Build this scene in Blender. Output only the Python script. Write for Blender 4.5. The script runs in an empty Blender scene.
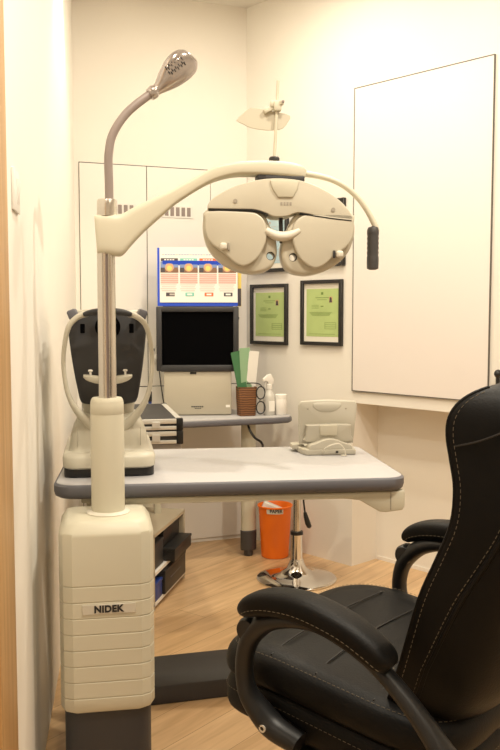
import bpy, bmesh, math, random
from mathutils import Vector, Matrix
random.seed(7)
SC = bpy.context.scene
COL = SC.collection
R = math.radians
PI = math.pi

# ------------------------------------------------------------------ materials
def mat(name, col, rough=0.5, metal=0.0, bump=0.0, bscale=200.0, var=0.0, vscale=6.0, coat=0.0, emit=None, estr=0.0, spec=0.5):
    m = bpy.data.materials.new(name); m.use_nodes = True
    nt = m.node_tree; b = nt.nodes['Principled BSDF']
    c = (*col, 1.0)
    b.inputs['Base Color'].default_value = c
    b.inputs['Roughness'].default_value = rough
    b.inputs['Metallic'].default_value = metal
    b.inputs['Coat Weight'].default_value = coat
    b.inputs['Specular IOR Level'].default_value = spec
    if emit:
        b.inputs['Emission Color'].default_value = (*emit, 1); b.inputs['Emission Strength'].default_value = estr
    tc = nt.nodes.new('ShaderNodeTexCoord')
    if var > 0:
        n = nt.nodes.new('ShaderNodeTexNoise'); n.inputs['Scale'].default_value = vscale; n.inputs['Detail'].default_value = 4
        nt.links.new(tc.outputs['Object'], n.inputs['Vector'])
        r = nt.nodes.new('ShaderNodeValToRGB')
        r.color_ramp.elements[0].position = .3; r.color_ramp.elements[1].position = .7
        r.color_ramp.elements[0].color = (*[x*(1-var) for x in col], 1)
        r.color_ramp.elements[1].color = (*[min(1, x*(1+var)) for x in col], 1)
        nt.links.new(n.outputs['Fac'], r.inputs['Fac']); nt.links.new(r.outputs['Color'], b.inputs['Base Color'])
    if bump > 0:
        n = nt.nodes.new('ShaderNodeTexNoise'); n.inputs['Scale'].default_value = bscale; n.inputs['Detail'].default_value = 3
        nt.links.new(tc.outputs['Object'], n.inputs['Vector'])
        bp = nt.nodes.new('ShaderNodeBump'); bp.inputs['Strength'].default_value = bump; bp.inputs['Distance'].default_value = .002
        nt.links.new(n.outputs['Fac'], bp.inputs['Height']); nt.links.new(bp.outputs['Normal'], b.inputs['Normal'])
    return m

def wood_floor():
    m = bpy.data.materials.new('oak_planks'); m.use_nodes = True
    nt = m.node_tree; N = nt.nodes; Lk = nt.links; b = N['Principled BSDF']
    tc = N.new('ShaderNodeTexCoord'); mp = N.new('ShaderNodeMapping')
    mp.inputs['Rotation'].default_value = (0, 0, R(-52))
    Lk.new(tc.outputs['Object'], mp.inputs['Vector'])
    br = N.new('ShaderNodeTexBrick'); br.offset = .37; br.squash = 1
    br.inputs['Scale'].default_value = 1; br.inputs['Brick Width'].default_value = 1.25; br.inputs['Row Height'].default_value = .145
    br.inputs['Mortar Size'].default_value = .0012; br.inputs['Mortar Smooth'].default_value = .3
    br.inputs['Color1'].default_value = (.68, .47, .265, 1); br.inputs['Color2'].default_value = (.60, .395, .21, 1)
    br.inputs['Mortar'].default_value = (.30, .18, .085, 1); br.inputs['Bias'].default_value = -.2
    Lk.new(mp.outputs['Vector'], br.inputs['Vector'])
    sc = N.new('ShaderNodeMapping'); sc.inputs['Scale'].default_value = (1.3, 15, 1)
    Lk.new(mp.outputs['Vector'], sc.inputs['Vector'])
    ns = N.new('ShaderNodeTexNoise'); ns.inputs['Scale'].default_value = 2.2; ns.inputs['Detail'].default_value = 7; ns.inputs['Distortion'].default_value = .7
    Lk.new(sc.outputs['Vector'], ns.inputs['Vector'])
    rp = N.new('ShaderNodeValToRGB'); rp.color_ramp.elements[0].position = .34; rp.color_ramp.elements[1].position = .68
    rp.color_ramp.elements[0].color = (.80, .75, .69, 1); rp.color_ramp.elements[1].color = (1.06, 1.04, 1.02, 1)
    Lk.new(ns.outputs['Fac'], rp.inputs['Fac'])
    mx = N.new('ShaderNodeMix'); mx.data_type = 'RGBA'; mx.blend_type = 'MULTIPLY'; mx.inputs['Factor'].default_value = 1
    Lk.new(br.outputs['Color'], mx.inputs['A']); Lk.new(rp.outputs['Color'], mx.inputs['B'])
    Lk.new(mx.outputs['Result'], b.inputs['Base Color'])
    b.inputs['Roughness'].default_value = .30
    bp = N.new('ShaderNodeBump'); bp.inputs['Strength'].default_value = .15; bp.inputs['Distance'].default_value = .002
    Lk.new(br.outputs['Fac'], bp.inputs['Height']); bp.invert = True
    Lk.new(bp.outputs['Normal'], b.inputs['Normal'])
    return m

def wicker(name, c1, c2):
    m = bpy.data.materials.new(name); m.use_nodes = True
    nt = m.node_tree; N = nt.nodes; Lk = nt.links; b = N['Principled BSDF']
    tc = N.new('ShaderNodeTexCoord'); w = N.new('ShaderNodeTexWave'); w.bands_direction = 'Z'
    w.inputs['Scale'].default_value = 28; w.inputs['Distortion'].default_value = 2.5; w.inputs['Detail'].default_value = 2
    Lk.new(tc.outputs['Object'], w.inputs['Vector'])
    r = N.new('ShaderNodeValToRGB'); r.color_ramp.elements[0].color = (*c1, 1); r.color_ramp.elements[1].color = (*c2, 1)
    Lk.new(w.outputs['Fac'], r.inputs['Fac']); Lk.new(r.outputs['Color'], b.inputs['Base Color'])
    bp = N.new('ShaderNodeBump'); bp.inputs['Strength'].default_value = .4; bp.inputs['Distance'].default_value = .003
    Lk.new(w.outputs['Fac'], bp.inputs['Height']); Lk.new(bp.outputs['Normal'], b.inputs['Normal'])
    b.inputs['Roughness'].default_value = .5
    return m

def wood(name, c1, c2):
    m = bpy.data.materials.new(name); m.use_nodes = True
    nt = m.node_tree; N = nt.nodes; Lk = nt.links; b = N['Principled BSDF']
    tc = N.new('ShaderNodeTexCoord'); mp = N.new('ShaderNodeMapping'); mp.inputs['Scale'].default_value = (18, 18, 1)
    Lk.new(tc.outputs['Object'], mp.inputs['Vector'])
    n = N.new('ShaderNodeTexNoise'); n.inputs['Scale'].default_value = 2.5; n.inputs['Detail'].default_value = 6; n.inputs['Distortion'].default_value = .5
    Lk.new(mp.outputs['Vector'], n.inputs['Vector'])
    r = N.new('ShaderNodeValToRGB'); r.color_ramp.elements[0].position = .3; r.color_ramp.elements[1].position = .7
    r.color_ramp.elements[0].color = (*c1, 1); r.color_ramp.elements[1].color = (*c2, 1)
    Lk.new(n.outputs['Fac'], r.inputs['Fac']); Lk.new(r.outputs['Color'], b.inputs['Base Color'])
    b.inputs['Roughness'].default_value = .45
    return m

M = dict(
    wall=mat('painted_plaster', (.84, .80, .73), .85, bump=.04, bscale=120, var=.012, vscale=3),
    ceil=mat('ceiling_paint', (.80, .77, .70), .9, bump=.03, bscale=90),
    door=mat('white_laminate', (.84, .80, .74), .5, bump=.02, bscale=60),
    gap=mat('dark_joint', (.05, .047, .042), .8, bump=.02),
    floor=wood_floor(),
    jamb=wood('oak_jamb', (.42, .24, .09), (.60, .37, .16)),
    board=mat('white_enamel', (.84, .78, .74), .22, bump=.01, bscale=30, spec=.4),
    frame_line=mat('grey_aluminium_edge', (.14, .13, .115), .6, .0, bump=.02),
    cream=mat('cream_plastic', (.61, .575, .455), .42, bump=.03, bscale=400),
    cream_l=mat('light_cream_plastic', (.70, .66, .56), .4, bump=.03, bscale=400),
    ark=mat('ivory_plastic', (.54, .505, .41), .4, bump=.02, bscale=400),
    cons=mat('pale_grey_beige_plastic', (.50, .47, .39), .42, bump=.02, bscale=400),
    cab=mat('shaded_white_laminate', (.46, .39, .28), .5, bump=.02),  # white cabinet panels, with the shade under the tables put into the colour
    gripm=mat('charcoal_rubber', (.055, .052, .052), .5, bump=.05, bscale=300),
    beige=mat('beige_plastic', (.49, .445, .35), .45, bump=.03, bscale=300),
    phor=mat('grey_beige_plastic', (.57, .53, .425), .4, bump=.02, bscale=400),
    phor_d=mat('darker_beige_plastic', (.36, .32, .26), .42, bump=.02, bscale=400),
    dgrey=mat('dark_grey_plastic', (.028, .0275, .029), .5, bump=.05, bscale=300),
    mgrey=mat('mid_grey_rubber', (.125, .124, .142), .5, bump=.04, bscale=300),
    stem=mat('taupe_plastic', (.27, .22, .20), .42, bump=.03, bscale=300),
    lamp=mat('taupe_lacquer', (.42, .38, .36), .13, .7, bump=.01, coat=.5),
    pole=mat('brushed_steel', (.62, .59, .54), .24, .95),
    chrome=mat('chrome', (.78, .76, .74), .07, 1.0, bump=.005, bscale=20),
    top=mat('speckled_laminate', (.47, .46, .47), .4, bump=.02, bscale=500, var=.05, vscale=350),
    steel_text=mat('black_ink', (.018, .018, .02), .6, bump=.01),
    plate=mat('silver_label', (.62, .585, .50), .4, .1, bump=.01),
    black=mat('black_plastic', (.010, .010, .0105), .42, bump=.04, bscale=300),
    screen=mat('black_screen', (.002, .002, .0025), .3, bump=.005, bscale=20, spec=.02),
    bezel=mat('charcoal_plastic', (.030, .030, .033), .45, bump=.04, bscale=300),
    leather=mat('black_leather', (.0045, .0042, .004), .48, bump=.22, bscale=260, var=.15, vscale=12, spec=.17),
    thread=mat('tan_thread', (.16, .13, .085), .7, bump=.05),
    orange=mat('orange_plastic', (1.0, .205, .009), .38, bump=.03, bscale=200),
    white=mat('white_plastic', (.80, .77, .72), .45, bump=.02, bscale=200),
    paper=mat('white_paper', (.85, .83, .78), .7, bump=.02),
    mount=mat('cream_mount', (.82, .78, .68), .7, bump=.02),
    cert=mat('green_certificate_paper', (.45, .57, .22), .6, bump=.02, var=.06, vscale=9),
    cert_b=mat('pale_blue_paper', (.46, .62, .68), .6, bump=.02, var=.05, vscale=9),
    cert_i=mat('green_print', (.17, .27, .06), .7, bump=.01),
    fblack=mat('black_frame_wood', (.016, .014, .013), .4, bump=.06, bscale=80),
    glasspane=mat('photo_print', (.07, .06, .06), .5, bump=.01),
    skin=mat('photo_pale', (.62, .36, .20), .6, bump=.01),
    blue=mat('royal_blue_card', (.012, .07, .62), .5, bump=.02),
    sky=mat('print_blue', (.20, .28, .52), .6, bump=.01), oran=mat('print_orange', (.80, .16, .05), .6, bump=.01),
    teal=mat('print_teal', (.20, .55, .46), .6, bump=.01), pink=mat('print_pink', (.72, .42, .38), .6, bump=.01),
    brown=mat('print_brown', (.24, .13, .08), .6, bump=.01), yel=mat('print_yellow', (.80, .62, .16), .6, bump=.01),
    ink=mat('print_charcoal', (.07, .06, .07), .6, bump=.01), lgrey=mat('print_grey', (.52, .47, .44), .6, bump=.01),
    silver=mat('aluminium', (.78, .76, .71), .32, .35, bump=.04, bscale=200),
    casetop=mat('grey_case_panel', (.030, .028, .028), .55, bump=.10, bscale=300),
    wick=wicker('brown_wicker', (.08, .028, .010), (.27, .115, .038)),
    green=mat('green_folder', (.05, .17, .07), .5, bump=.03), green_l=mat('pale_green_folder', (.28, .45, .27), .5, bump=.03),
    navy=mat('navy_plastic', (.012, .04, .22), .4, bump=.03),
    clear=mat('cloudy_plastic', (.62, .60, .55), .25, bump=.02),
    eqbase=mat('equipment_base_grey', (.036, .034, .036), .5, bump=.08, bscale=300),
)

# ------------------------------------------------------------------ mesh helpers
def obj(name, bm, m, parent=None, loc=(0, 0, 0), rot=(0, 0, 0), angle=38, smooth=True, recalc=True):
    if recalc: bmesh.ops.recalc_face_normals(bm, faces=bm.faces)
    me = bpy.data.meshes.new(name); bm.to_mesh(me); bm.free()
    ms = m if isinstance(m, (list, tuple)) else [m]
    for x in ms: me.materials.append(M[x] if isinstance(x, str) else x)
    if smooth:
        me.polygons.foreach_set('use_smooth', [True]*len(me.polygons))
        me.set_sharp_from_angle(angle=R(angle))
    o = bpy.data.objects.new(name, me); COL.objects.link(o)
    if parent: o.parent = parent
    o.location = loc; o.rotation_euler = rot
    return o

def tag(o, label=None, cat=None, group=None, kind=None):
    if label: o['label'] = label
    if cat: o['category'] = cat
    if group: o['group'] = group
    if kind: o['kind'] = kind
    return o

def thing(name, label, cat, loc=(0, 0, 0), rz=0.0, group=None):
    o = bpy.data.objects.new(name, None); COL.objects.link(o)
    o.empty_display_size = .05
    o.location = loc; o.rotation_euler = (0, 0, rz)
    return tag(o, label, cat, group)

def merge(dst, src, mi=0, mx=None):
    if mx is not None: bmesh.ops.transform(src, matrix=mx, verts=src.verts)
    vm = {}
    for v in src.verts: vm[v] = dst.verts.new(v.co)
    for f in src.faces:
        try:
            nf = dst.faces.new([vm[v] for v in f.verts]); nf.material_index = mi
        except ValueError: pass
    src.free()

def rbox(bm, c, s, bev=.003, seg=2, mi=0, rot=None):
    t = bmesh.new(); bmesh.ops.create_cube(t, size=1)
    bmesh.ops.scale(t, vec=s, verts=t.verts)
    if bev > 0:
        bmesh.ops.bevel(t, geom=t.edges[:], offset=min(bev, min(s)*.49), segments=seg, profile=.5, affect='EDGES')
    bmesh.ops.recalc_face_normals(t, faces=t.faces)
    mx = Matrix.Translation(c)
    if rot: mx = mx @ rot
    merge(bm, t, mi, mx)
    return bm

def B(*a, **k):
    bm = bmesh.new(); return rbox(bm, *a, **k)

def cr(pts, n=6, closed=False):
    """Catmull-Rom through tuples of any length."""
    P = [tuple(p) for p in pts]; out = []
    cnt = len(P)
    rng = cnt if closed else cnt-1
    for i in range(rng):
        if closed:
            p0, p1, p2, p3 = P[(i-1) % cnt], P[i], P[(i+1) % cnt], P[(i+2) % cnt]
        else:
            p0, p1, p2, p3 = P[max(i-1, 0)], P[i], P[i+1], P[min(i+2, cnt-1)]
        for k in range(n):
            t = k/n
            out.append(tuple(.5*((2*b)+(-a+c)*t+(2*a-5*b+4*c-d)*t*t+(-a+3*b-3*c+d)*t**3) for a, b, c, d in zip(p0, p1, p2, p3)))
    if not closed: out.append(P[-1])
    return out

def loft(bm, secs, closed_ends=True, mi=0, ring=False):
    rows = [[bm.verts.new(p) for p in s] for s in secs]
    n = len(rows[0])
    pairs = list(zip(rows, rows[1:]))
    if ring: pairs.append((rows[-1], rows[0]))
    for a, b in pairs:
        for i in range(n):
            j = (i+1) % n
            try:
                f = bm.faces.new((a[i], a[j], b[j], b[i])); f.material_index = mi
            except ValueError: pass
    if closed_ends and not ring:
        for r in (rows[0], rows[-1]):
            try:
                f = bm.faces.new(r); f.material_index = mi
            except ValueError: pass
    return bm

def tube(bm, path, rad, seg=12, mi=0, ell=None, up=(0, 0, 1), ring=False):
    """Sweep a circle (or ellipse ell=(side scale, up scale)) along a path; rad is a number or list."""
    P = [Vector(p) for p in path]; n = len(P)
    rs = rad if isinstance(rad, (list, tuple)) else [rad]*n
    secs = []; prev = None
    for i in range(n):
        if ring: t = (P[(i+1) % n]-P[(i-1) % n])
        else: t = (P[min(i+1, n-1)]-P[max(i-1, 0)])
        t.normalize()
        if prev is None:
            u = Vector(up)
            if abs(u.dot(t)) > .95: u = Vector((0, 1, 0)) if abs(t.y) < .9 else Vector((1, 0, 0))
        else: u = prev
        u = (u-t*u.dot(t)).normalized(); prev = u
        s = t.cross(u)
        ex, ey = ell if ell else (1, 1)
        secs.append([P[i]+(s*math.cos(2*PI*k/seg)*ex+u*math.sin(2*PI*k/seg)*ey)*rs[i] for k in range(seg)])
    return loft(bm, secs, True, mi, ring)

def lathe(bm, prof, seg=32, mi=0, c=(0, 0, 0), sx=1, sy=1):
    secs = [[(c[0]+max(r, 1e-4)*math.cos(2*PI*k/seg)*sx, c[1]+max(r, 1e-4)*math.sin(2*PI*k/seg)*sy, c[2]+z) for k in range(seg)] for r, z in prof]
    return loft(bm, secs, True, mi)

def prism(bm, pts, y0, y1, bev=.002, seg=2, mi=0, mx=None):
    """Extrude an (x, z) outline from y0 (towards the viewer) to y1, with rounded rims."""
    t = bmesh.new()
    f0 = t.faces.new([t.verts.new((x, y0, z)) for x, z in pts])
    r = bmesh.ops.extrude_face_region(t, geom=[f0])
    bmesh.ops.translate(t, vec=(0, y1-y0, 0), verts=[e for e in r['geom'] if isinstance(e, bmesh.types.BMVert)])
    if bev > 0:
        es = [e for e in t.edges if abs(e.verts[0].co.y-e.verts[1].co.y) < 1e-6]
        bmesh.ops.bevel(t, geom=es, offset=bev, segments=seg, profile=.5, affect='EDGES', clamp_overlap=True)
    bmesh.ops.recalc_face_normals(t, faces=t.faces)
    merge(bm, t, mi, mx)
    return bm

def prism_z(bm, pts, z0, z1, bev=.002, seg=2, mi=0):
    """Extrude an (x, y) outline upwards."""
    t = bmesh.new()
    f0 = t.faces.new([t.verts.new((x, y, z0)) for x, y in pts])
    r = bmesh.ops.extrude_face_region(t, geom=[f0])
    bmesh.ops.translate(t, vec=(0, 0, z1-z0), verts=[e for e in r['geom'] if isinstance(e, bmesh.types.BMVert)])
    if bev > 0:
        es = [e for e in t.edges if abs(e.verts[0].co.z-e.verts[1].co.z) < 1e-6]
        bmesh.ops.bevel(t, geom=es, offset=bev, segments=seg, profile=.5, affect='EDGES', clamp_overlap=True)
    bmesh.ops.recalc_face_normals(t, faces=t.faces)
    merge(bm, t, mi)
    return bm

def rrect(w, h, r, n=6, cx=0, cy=0):
    out = []
    for sx, sy, a0 in ((1, 1, 0), (-1, 1, 90), (-1, -1, 180), (1, -1, 270)):
        for k in range(n+1):
            a = R(a0+90*k/n)
            out.append((cx+sx*(w/2-r)+r*math.cos(a), cy+sy*(h/2-r)+r*math.sin(a)))
    return out

def cut(o, cutters):
    """Boolean holes, applied."""
    for bm in cutters:
        c = obj('hole_cutter', bm, 'black', smooth=False); c.parent = o.parent
        md = o.modifiers.new('b', 'BOOLEAN'); md.operation = 'DIFFERENCE'; md.solver = 'EXACT'; md.object = c
        bpy.context.view_layer.update()
        dg = bpy.context.evaluated_depsgraph_get()
        me = bpy.data.meshes.new_from_object(o.evaluated_get(dg))
        o.modifiers.clear(); old = o.data; o.data = me; me.name = o.name
        bpy.data.meshes.remove(old); cm = c.data; bpy.data.objects.remove(c); bpy.data.meshes.remove(cm)
        me.set_sharp_from_angle(angle=R(38))

def text_bm(s, size, depth, spacing=1.0, offset=0.0):
    cu = bpy.data.curves.new('lettering', 'FONT'); cu.body = s; cu.size = size; cu.extrude = depth
    cu.align_x = 'CENTER'; cu.align_y = 'CENTER'; cu.space_character = spacing; cu.offset = offset
    o = bpy.data.objects.new('lettering', cu); COL.objects.link(o)
    bpy.context.view_layer.update()
    dg = bpy.context.evaluated_depsgraph_get()
    me = bpy.data.meshes.new_from_object(o.evaluated_get(dg))
    bm = bmesh.new(); bm.from_mesh(me)
    bpy.data.objects.remove(o); bpy.data.curves.remove(cu); bpy.data.meshes.remove(me)
    # stand upright: text x -> x, y -> z, facing -y
    bmesh.ops.transform(bm, matrix=Matrix.Rotation(R(90), 4, 'X'), verts=bm.verts)
    return bm

# ------------------------------------------------------------------ camera
cam = bpy.data.cameras.new('camera'); co = bpy.data.objects.new('camera', cam); COL.objects.link(co)
cam.sensor_fit = 'VERTICAL'; cam.sensor_height = 36; cam.lens = 36*860/750; cam.clip_start = .02
co.location = (0, 0, 1.2); co.rotation_euler = (R(90)-math.atan(63/860), 0, 0)
SC.camera = co

# ------------------------------------------------------------------ room shell
H = 2.75
CB = Vector((-.017, 4.524, 0))            # corner between back wall and right wall
CL = Vector((-.847, 4.200, 0))            # corner between back wall and left wall
RD = Vector((.683, -.73, 0)).normalized() # along the right wall towards the viewer
RN = Vector((RD.y, -RD.x, 0))             # into the room
if RN.dot(Vector((-1, -1, 0))) < 0: RN = -RN
BD = (CL-CB).normalized()                 # along the back wall, from the right corner leftwards
BN = Vector((-BD.y, BD.x, 0))
if BN.y > 0: BN = -BN
RA = math.atan2(RD.y, RD.x); BA = math.atan2(-BD.y, -BD.x)
J = Vector((-.47, 1.66, 0))               # near end of the left wall
RE = CB+RD*3.6

def wall(name, p, q, z0, z1, th, side):
    """Wall slab from p to q; side is the unit vector pointing out of the room."""
    bm = bmesh.new()
    prism_z(bm, [(p.x, p.y), (q.x, q.y), (q.x+side.x*th, q.y+side.y*th), (p.x+side.x*th, p.y+side.y*th)], z0, z1, 0)
    return bm

poly = [(-1.7, -1.3), (3.2, -1.3), (3.2, 2.2), (.9, 5.0), (-.2, 5.0), (-1.7, 4.6)]
bm = bmesh.new(); prism_z(bm, poly, -.05, 0, 0); tag(obj('floor', bm, 'floor', smooth=False), kind='structure')
bm = bmesh.new(); prism_z(bm, poly, H, H+.05, 0); tag(obj('ceiling', bm, 'ceil', smooth=False), kind='structure')
ln = Vector((-1, -.153, 0)).normalized()
tag(obj('wall_left', wall('w', J, CL+(CL-J).normalized()*.05, 0, H, .12, ln), 'wall', smooth=False), kind='structure')
tag(obj('wall_back', wall('w', CB-BD*.0, CL+BD*.02, 0, H, .12, -BN), 'wall', smooth=False), kind='structure')
# right wall: upper part flush, lower part set back beyond the corner below the board
bm = wall('w', CB, CB+RD*.728, 0, H, .2, -RN)
merge(bm, wall('w', CB+RD*.728, RE, .778, H, .2, -RN))
merge(bm, wall('w', CB+RD*.60-RN*.185, RE-RN*.185, 0, .80, .1, -RN))
tag(obj('wall_right', bm, 'wall', smooth=False), kind='structure')
bm = B((-1.75, 1.65, H/2), (.1, 6.0, H), 0); tag(obj('wall_corridor', bm, 'wall', smooth=False), kind='structure')
bm = B((.75, -1.35, H/2), (5.1, .1, H), 0); tag(obj('wall_front', bm, 'wall', smooth=False), kind='structure')
bm = B((3.0, .4, H/2), (.1, 3.5, H), 0); tag(obj('wall_entrance', bm, 'wall', smooth=False), kind='structure')
bm = B((J.x-.053, J.y-.11, H/2), (.15, .225, H), .002, rot=Matrix.Rotation(R(8.7), 4, 'Z')); tag(obj('trim_1', bm, 'jamb'), kind='structure')
# thin skirting on the recessed right wall
bm = wall('w', CB+RD*.74-RN*.185, RE-RN*.185, 0, .018, .004, RN)
tag(obj('baseboard_right', bm, 'door', smooth=False), kind='structure')

# flush doors in the back wall, with dark joints between them
def on_back(t, z, off=0):
    p = CB+BD*t+BN*off; return (p.x, p.y, z)
dz1, dz0, zm = 1.918, .02, .826
spans = [(.004, .200), (.203, .533), (.537, .867)]
bm = bmesh.new()
rbox(bm, (-.4355, .0, (dz1+dz0)/2+.0015), (.8665, .003, dz1-dz0+.006), 0)
tag(obj('trim_2', bm, 'gap', loc=on_back(0, 0, .001), rot=(0, 0, BA), smooth=False), kind='structure')
n = 0
for (a, b) in spans:
    n += 1
    bm = bmesh.new()
    rbox(bm, (-(a+b)/2, 0, (dz1+zm+.002)/2), (b-a, .008, dz1-zm-.002), .0008, 1)
    if n == 1: a2, b2 = .004, .534
    if n != 2: rbox(bm, (-((a2 if n == 1 else a)+(b2 if n == 1 else b))/2, 0, (dz0+zm-.002)/2), ((b2-a2) if n == 1 else b-a, .008, zm-dz0-.002), .0008, 1)
    d = tag(obj(f'door_{n}', bm, 'door', loc=on_back(0, 0, .005), rot=(0, 0, BA)), kind='structure')
    if n > 1:
        tc = .377 if n == 2 else .672
        v = obj('vent_plate', B((-tc, -.006, 1.703), (.165, .004, .062), .001, 1), 'white', d)
        bm = bmesh.new()
        for k in range(5):
            if n == 3: x = -tc+.058-k*.029
            else: x = -tc-.058+k*.029
            rbox(bm, (x, -.0085, 1.703), (.019, .002, .044), .0006, 1)
        obj('vent_slots', bm, 'stem', v)

# ------------------------------------------------------------------ whiteboard on the right wall
def on_right(t, z, off=0):
    p = CB+RD*t+RN*off; return (p.x, p.y, z)
w0, w1, wz0, wz1 = .727, 1.444, .833, 2.213
wb = thing('whiteboard', 'large blank white board with a thin grey edge on the right wall', 'whiteboard', on_right((w0+w1)/2, wz0, 0), RA)
W, Hh = w1-w0, wz1-wz0
obj('board', B((0, -.005, Hh/2), (W-.008, .008, Hh-.008), .001, 1), 'board', wb)
bm = bmesh.new()
for s in (-1, 1):
    rbox(bm, (s*(W/2-.002), -.0055, Hh/2), (.0035, .010, Hh), .0008, 1)
    rbox(bm, (0, -.0055, Hh/2+s*(Hh/2-.002)), (W, .010, .0035), .0008, 1)
obj('frame', bm, 'frame_line', wb)

# black hook with a ball top beyond the board
hk = thing('wall_hook', 'small black ball-topped hook on the right wall beyond the board', 'hook', on_right(1.502, .80, 0), RA)
obj('bracket', B((0, -.006, .06), (.02, .010, .11), .002), 'black', hk)
bm = bmesh.new(); tube(bm, [(0, -.012, .04), (0, -.03, .045), (0, -.034, .08), (0, -.034, .14)], .009, 10); obj('stem', bm, 'black', hk)
bm = bmesh.new(); lathe(bm, [(0, -.018), (.010, -.014), (.016, -.004), (.016, .004), (.010, .014), (0, .018)], 16, c=(0, -.034, .155)); obj('ball', bm, 'black', hk)

# ------------------------------------------------------------------ framed certificates
def certificate(t0, t1, z0, z1, label, page, portrait, group):
    w, h = t1-t0, z1-z0
    c = thing('picture_frame', label, 'picture frame', on_right((t0+t1)/2, z0, 0), RA, group)
    bm = bmesh.new(); b = .0175
    for s in (-1, 1):
        rbox(bm, (s*(w/2-b/2), -.010, h/2), (b, .018, h), .0015, 1)
        rbox(bm, (0, -.010, h/2+s*(h/2-b/2)), (w-2*b+.002, .018, b), .0015, 1)
    obj('frame', bm, 'fblack', c)
    obj('mount', B((0, -.004, h/2), (w-2*b+.004, .006, h-2*b+.004), 0), 'mount', c)
    pw, ph = w-2*b-.026, h-2*b-.050
    pg = obj('certificate', B((.004, -.0078, h/2), (pw, .0012, ph), 0), page, c)
    bm = bmesh.new()
    y = -.0088
    def ln_(x, z, l, t=.0022): rbox(bm, (x, y, z), (l, .0006, t), 0)
    cx = .004; zt = h/2+ph/2
    ln_(cx, zt-.022, .014, .012)
    ln_(cx, zt-.042, pw*.42); ln_(cx, zt-.052, pw*.30, .0016)
    for k in range(3): ln_(cx-.045, zt-.078-k*.007, pw*.22, .0014)
    ln_(cx, zt-.083, .018, .004)
    for k in range(4): ln_(cx-.010, zt-.112-k*.005, pw*(.70-.05*k), .0014)
    # stamp box lower right
    sx, sz = cx+pw*.26, h/2-ph*.27
    for k in range(4): ln_(sx, sz+.015-k*.010, pw*.34, .0013)
    rbox(bm, (sx-pw*.17, y, sz), (.0014, .0006, .03), 0); rbox(bm, (sx+pw*.17, y, sz), (.0014, .0006, .03), 0)
    ln_(cx, h/2-ph/2+.012, pw*.8, .0014)
    obj('print', bm, 'cert_i' if page == 'cert' else 'lgrey', pg, smooth=False)
    if portrait:
        px, pz = cx+pw*.27, zt-.052
        p = obj('portrait', B((px, -.0090, pz), (.020, .0008, .028), 0), 'skin', pg)
        bm = bmesh.new(); prism(bm, [(px-.009, pz-.013), (px+.009, pz-.013), (px+.007, pz-.003), (px+.006, pz+.008), (px, pz+.012), (px-.006, pz+.008), (px-.007, pz-.003)], -.0100, -.0094, 0)
        obj('portrait_figure', bm, 'glasspane', p, smooth=False)
    return c
cg = 'framed certificates by the corner'
certificate(.042, .308, 1.034, 1.341, 'black framed green certificate nearest the room corner, lower left of the four', 'cert', True, cg)
certificate(.402, .667, 1.040, 1.353, 'black framed green certificate lower right of the four, nearest the white board', 'cert', True, cg)
certificate(.045, .310, 1.402, 1.712, 'black framed pale blue certificate half hidden between the eyepieces of the lens head', 'cert_b', False, cg)
certificate(.405, .678, 1.416, 1.728, 'black framed certificate upper right, mostly hidden behind the lens head', 'cert', True, cg)

# ------------------------------------------------------------------ light switch on left wall
lwd = (CL-J).normalized(); LA = math.atan2(lwd.y, lwd.x)
def on_left(Y, z): return (J.x+lwd.x/lwd.y*(Y-J.y), Y, z)
sw = thing('light_switch', 'white light switch plate on left wall beside the wooden jamb', 'light switch', on_left(1.83, 1.41), LA)
obj('plate', B((0, -.003, .043), (.10, .006, .086), .002), 'white', sw)
obj('rocker', B((.012, -.0065, .043), (.036, .005, .052), .002, rot=Matrix.Rotation(R(5), 4, 'X')), 'white', sw)

# ------------------------------------------------------------------ refraction column with arm
U = thing('refraction_stand', 'tall cream refraction column with a curved arm and ribbed housing on dark floor base', 'instrument stand', (-.354, 2.13, 0), R(10))
ARM = R(8); ARM_CAM = math.atan(63/860)
def arm_uz(px, py, u0=-.354, y0=2.13, th=R(8)):
    # trace of the arm outline in the vertical plane through the pole
    r_ = (px-250)/860; v_ = (375-py)/860
    fy = math.cos(ARM_CAM)+v_*math.sin(ARM_CAM); fz_ = -math.sin(ARM_CAM)+v_*math.cos(ARM_CAM)
    k = r_/fy
    u = (k*y0-u0)/(math.cos(th)-k*math.sin(th))
    yy = y0+u*math.sin(th)
    return u, 1.2+yy*fz_/fy
def ax(px, py=200): return arm_uz(px, py)[0]
def az(py, px=108): return arm_uz(px, py)[1]
def octa(w, d, ch, r, cy):
    """plan outline with chamfered front corners, rounded"""
    raw = [(x-.008, y) for x, y in [(-w/2, cy+d/2-.012), (-w/2+.012, cy+d/2), (w/2-.012, cy+d/2), (w/2, cy+d/2-.012), (w/2, cy-d/2+ch*1.2), (w/2-ch*.32, cy-d/2+ch*.40), (w/2-ch, cy-d/2), (-w/2+ch, cy-d/2), (-w/2+ch*.32, cy-d/2+ch*.40), (-w/2, cy-d/2+ch*1.2)]]
    return raw
def orow(w, d, z, ins=0.0, ch=.032, cy=-.01): return [(x, y, z) for x, y in octa(w-2*ins, d-2*ins, ch, .01, cy)]
bw, bd = .227, .215
secs = [orow(bw, bd, .232, .012), orow(bw, bd, .238, .003), orow(bw, bd, .246, 0)]
gz = [.2725+.0392*k for k in range(8)]
for g in gz[:]:
    secs += [orow(bw, bd, g-.0020), orow(bw, bd, g-.0006, .0017), orow(bw, bd, g+.0006, .0017), orow(bw, bd, g+.0020)]
secs += [orow(bw, bd, .666), orow(bw, bd, .674, .0012), orow(bw, bd, .692, .0130), orow(bw, bd, .697, .0175), orow(bw, bd, .6990, .0230)]
bm = bmesh.new(); loft(bm, secs); hs = obj('housing', bm, 'cream', U, angle=30)
np_ = obj('name_plate', B((-.004, -.1185, .4910), (.126, .0020, .024), .0006, 1), 'plate', hs)
bm = text_bm('NIDEK', .0225, .0006, 1.06, .0011)
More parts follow.
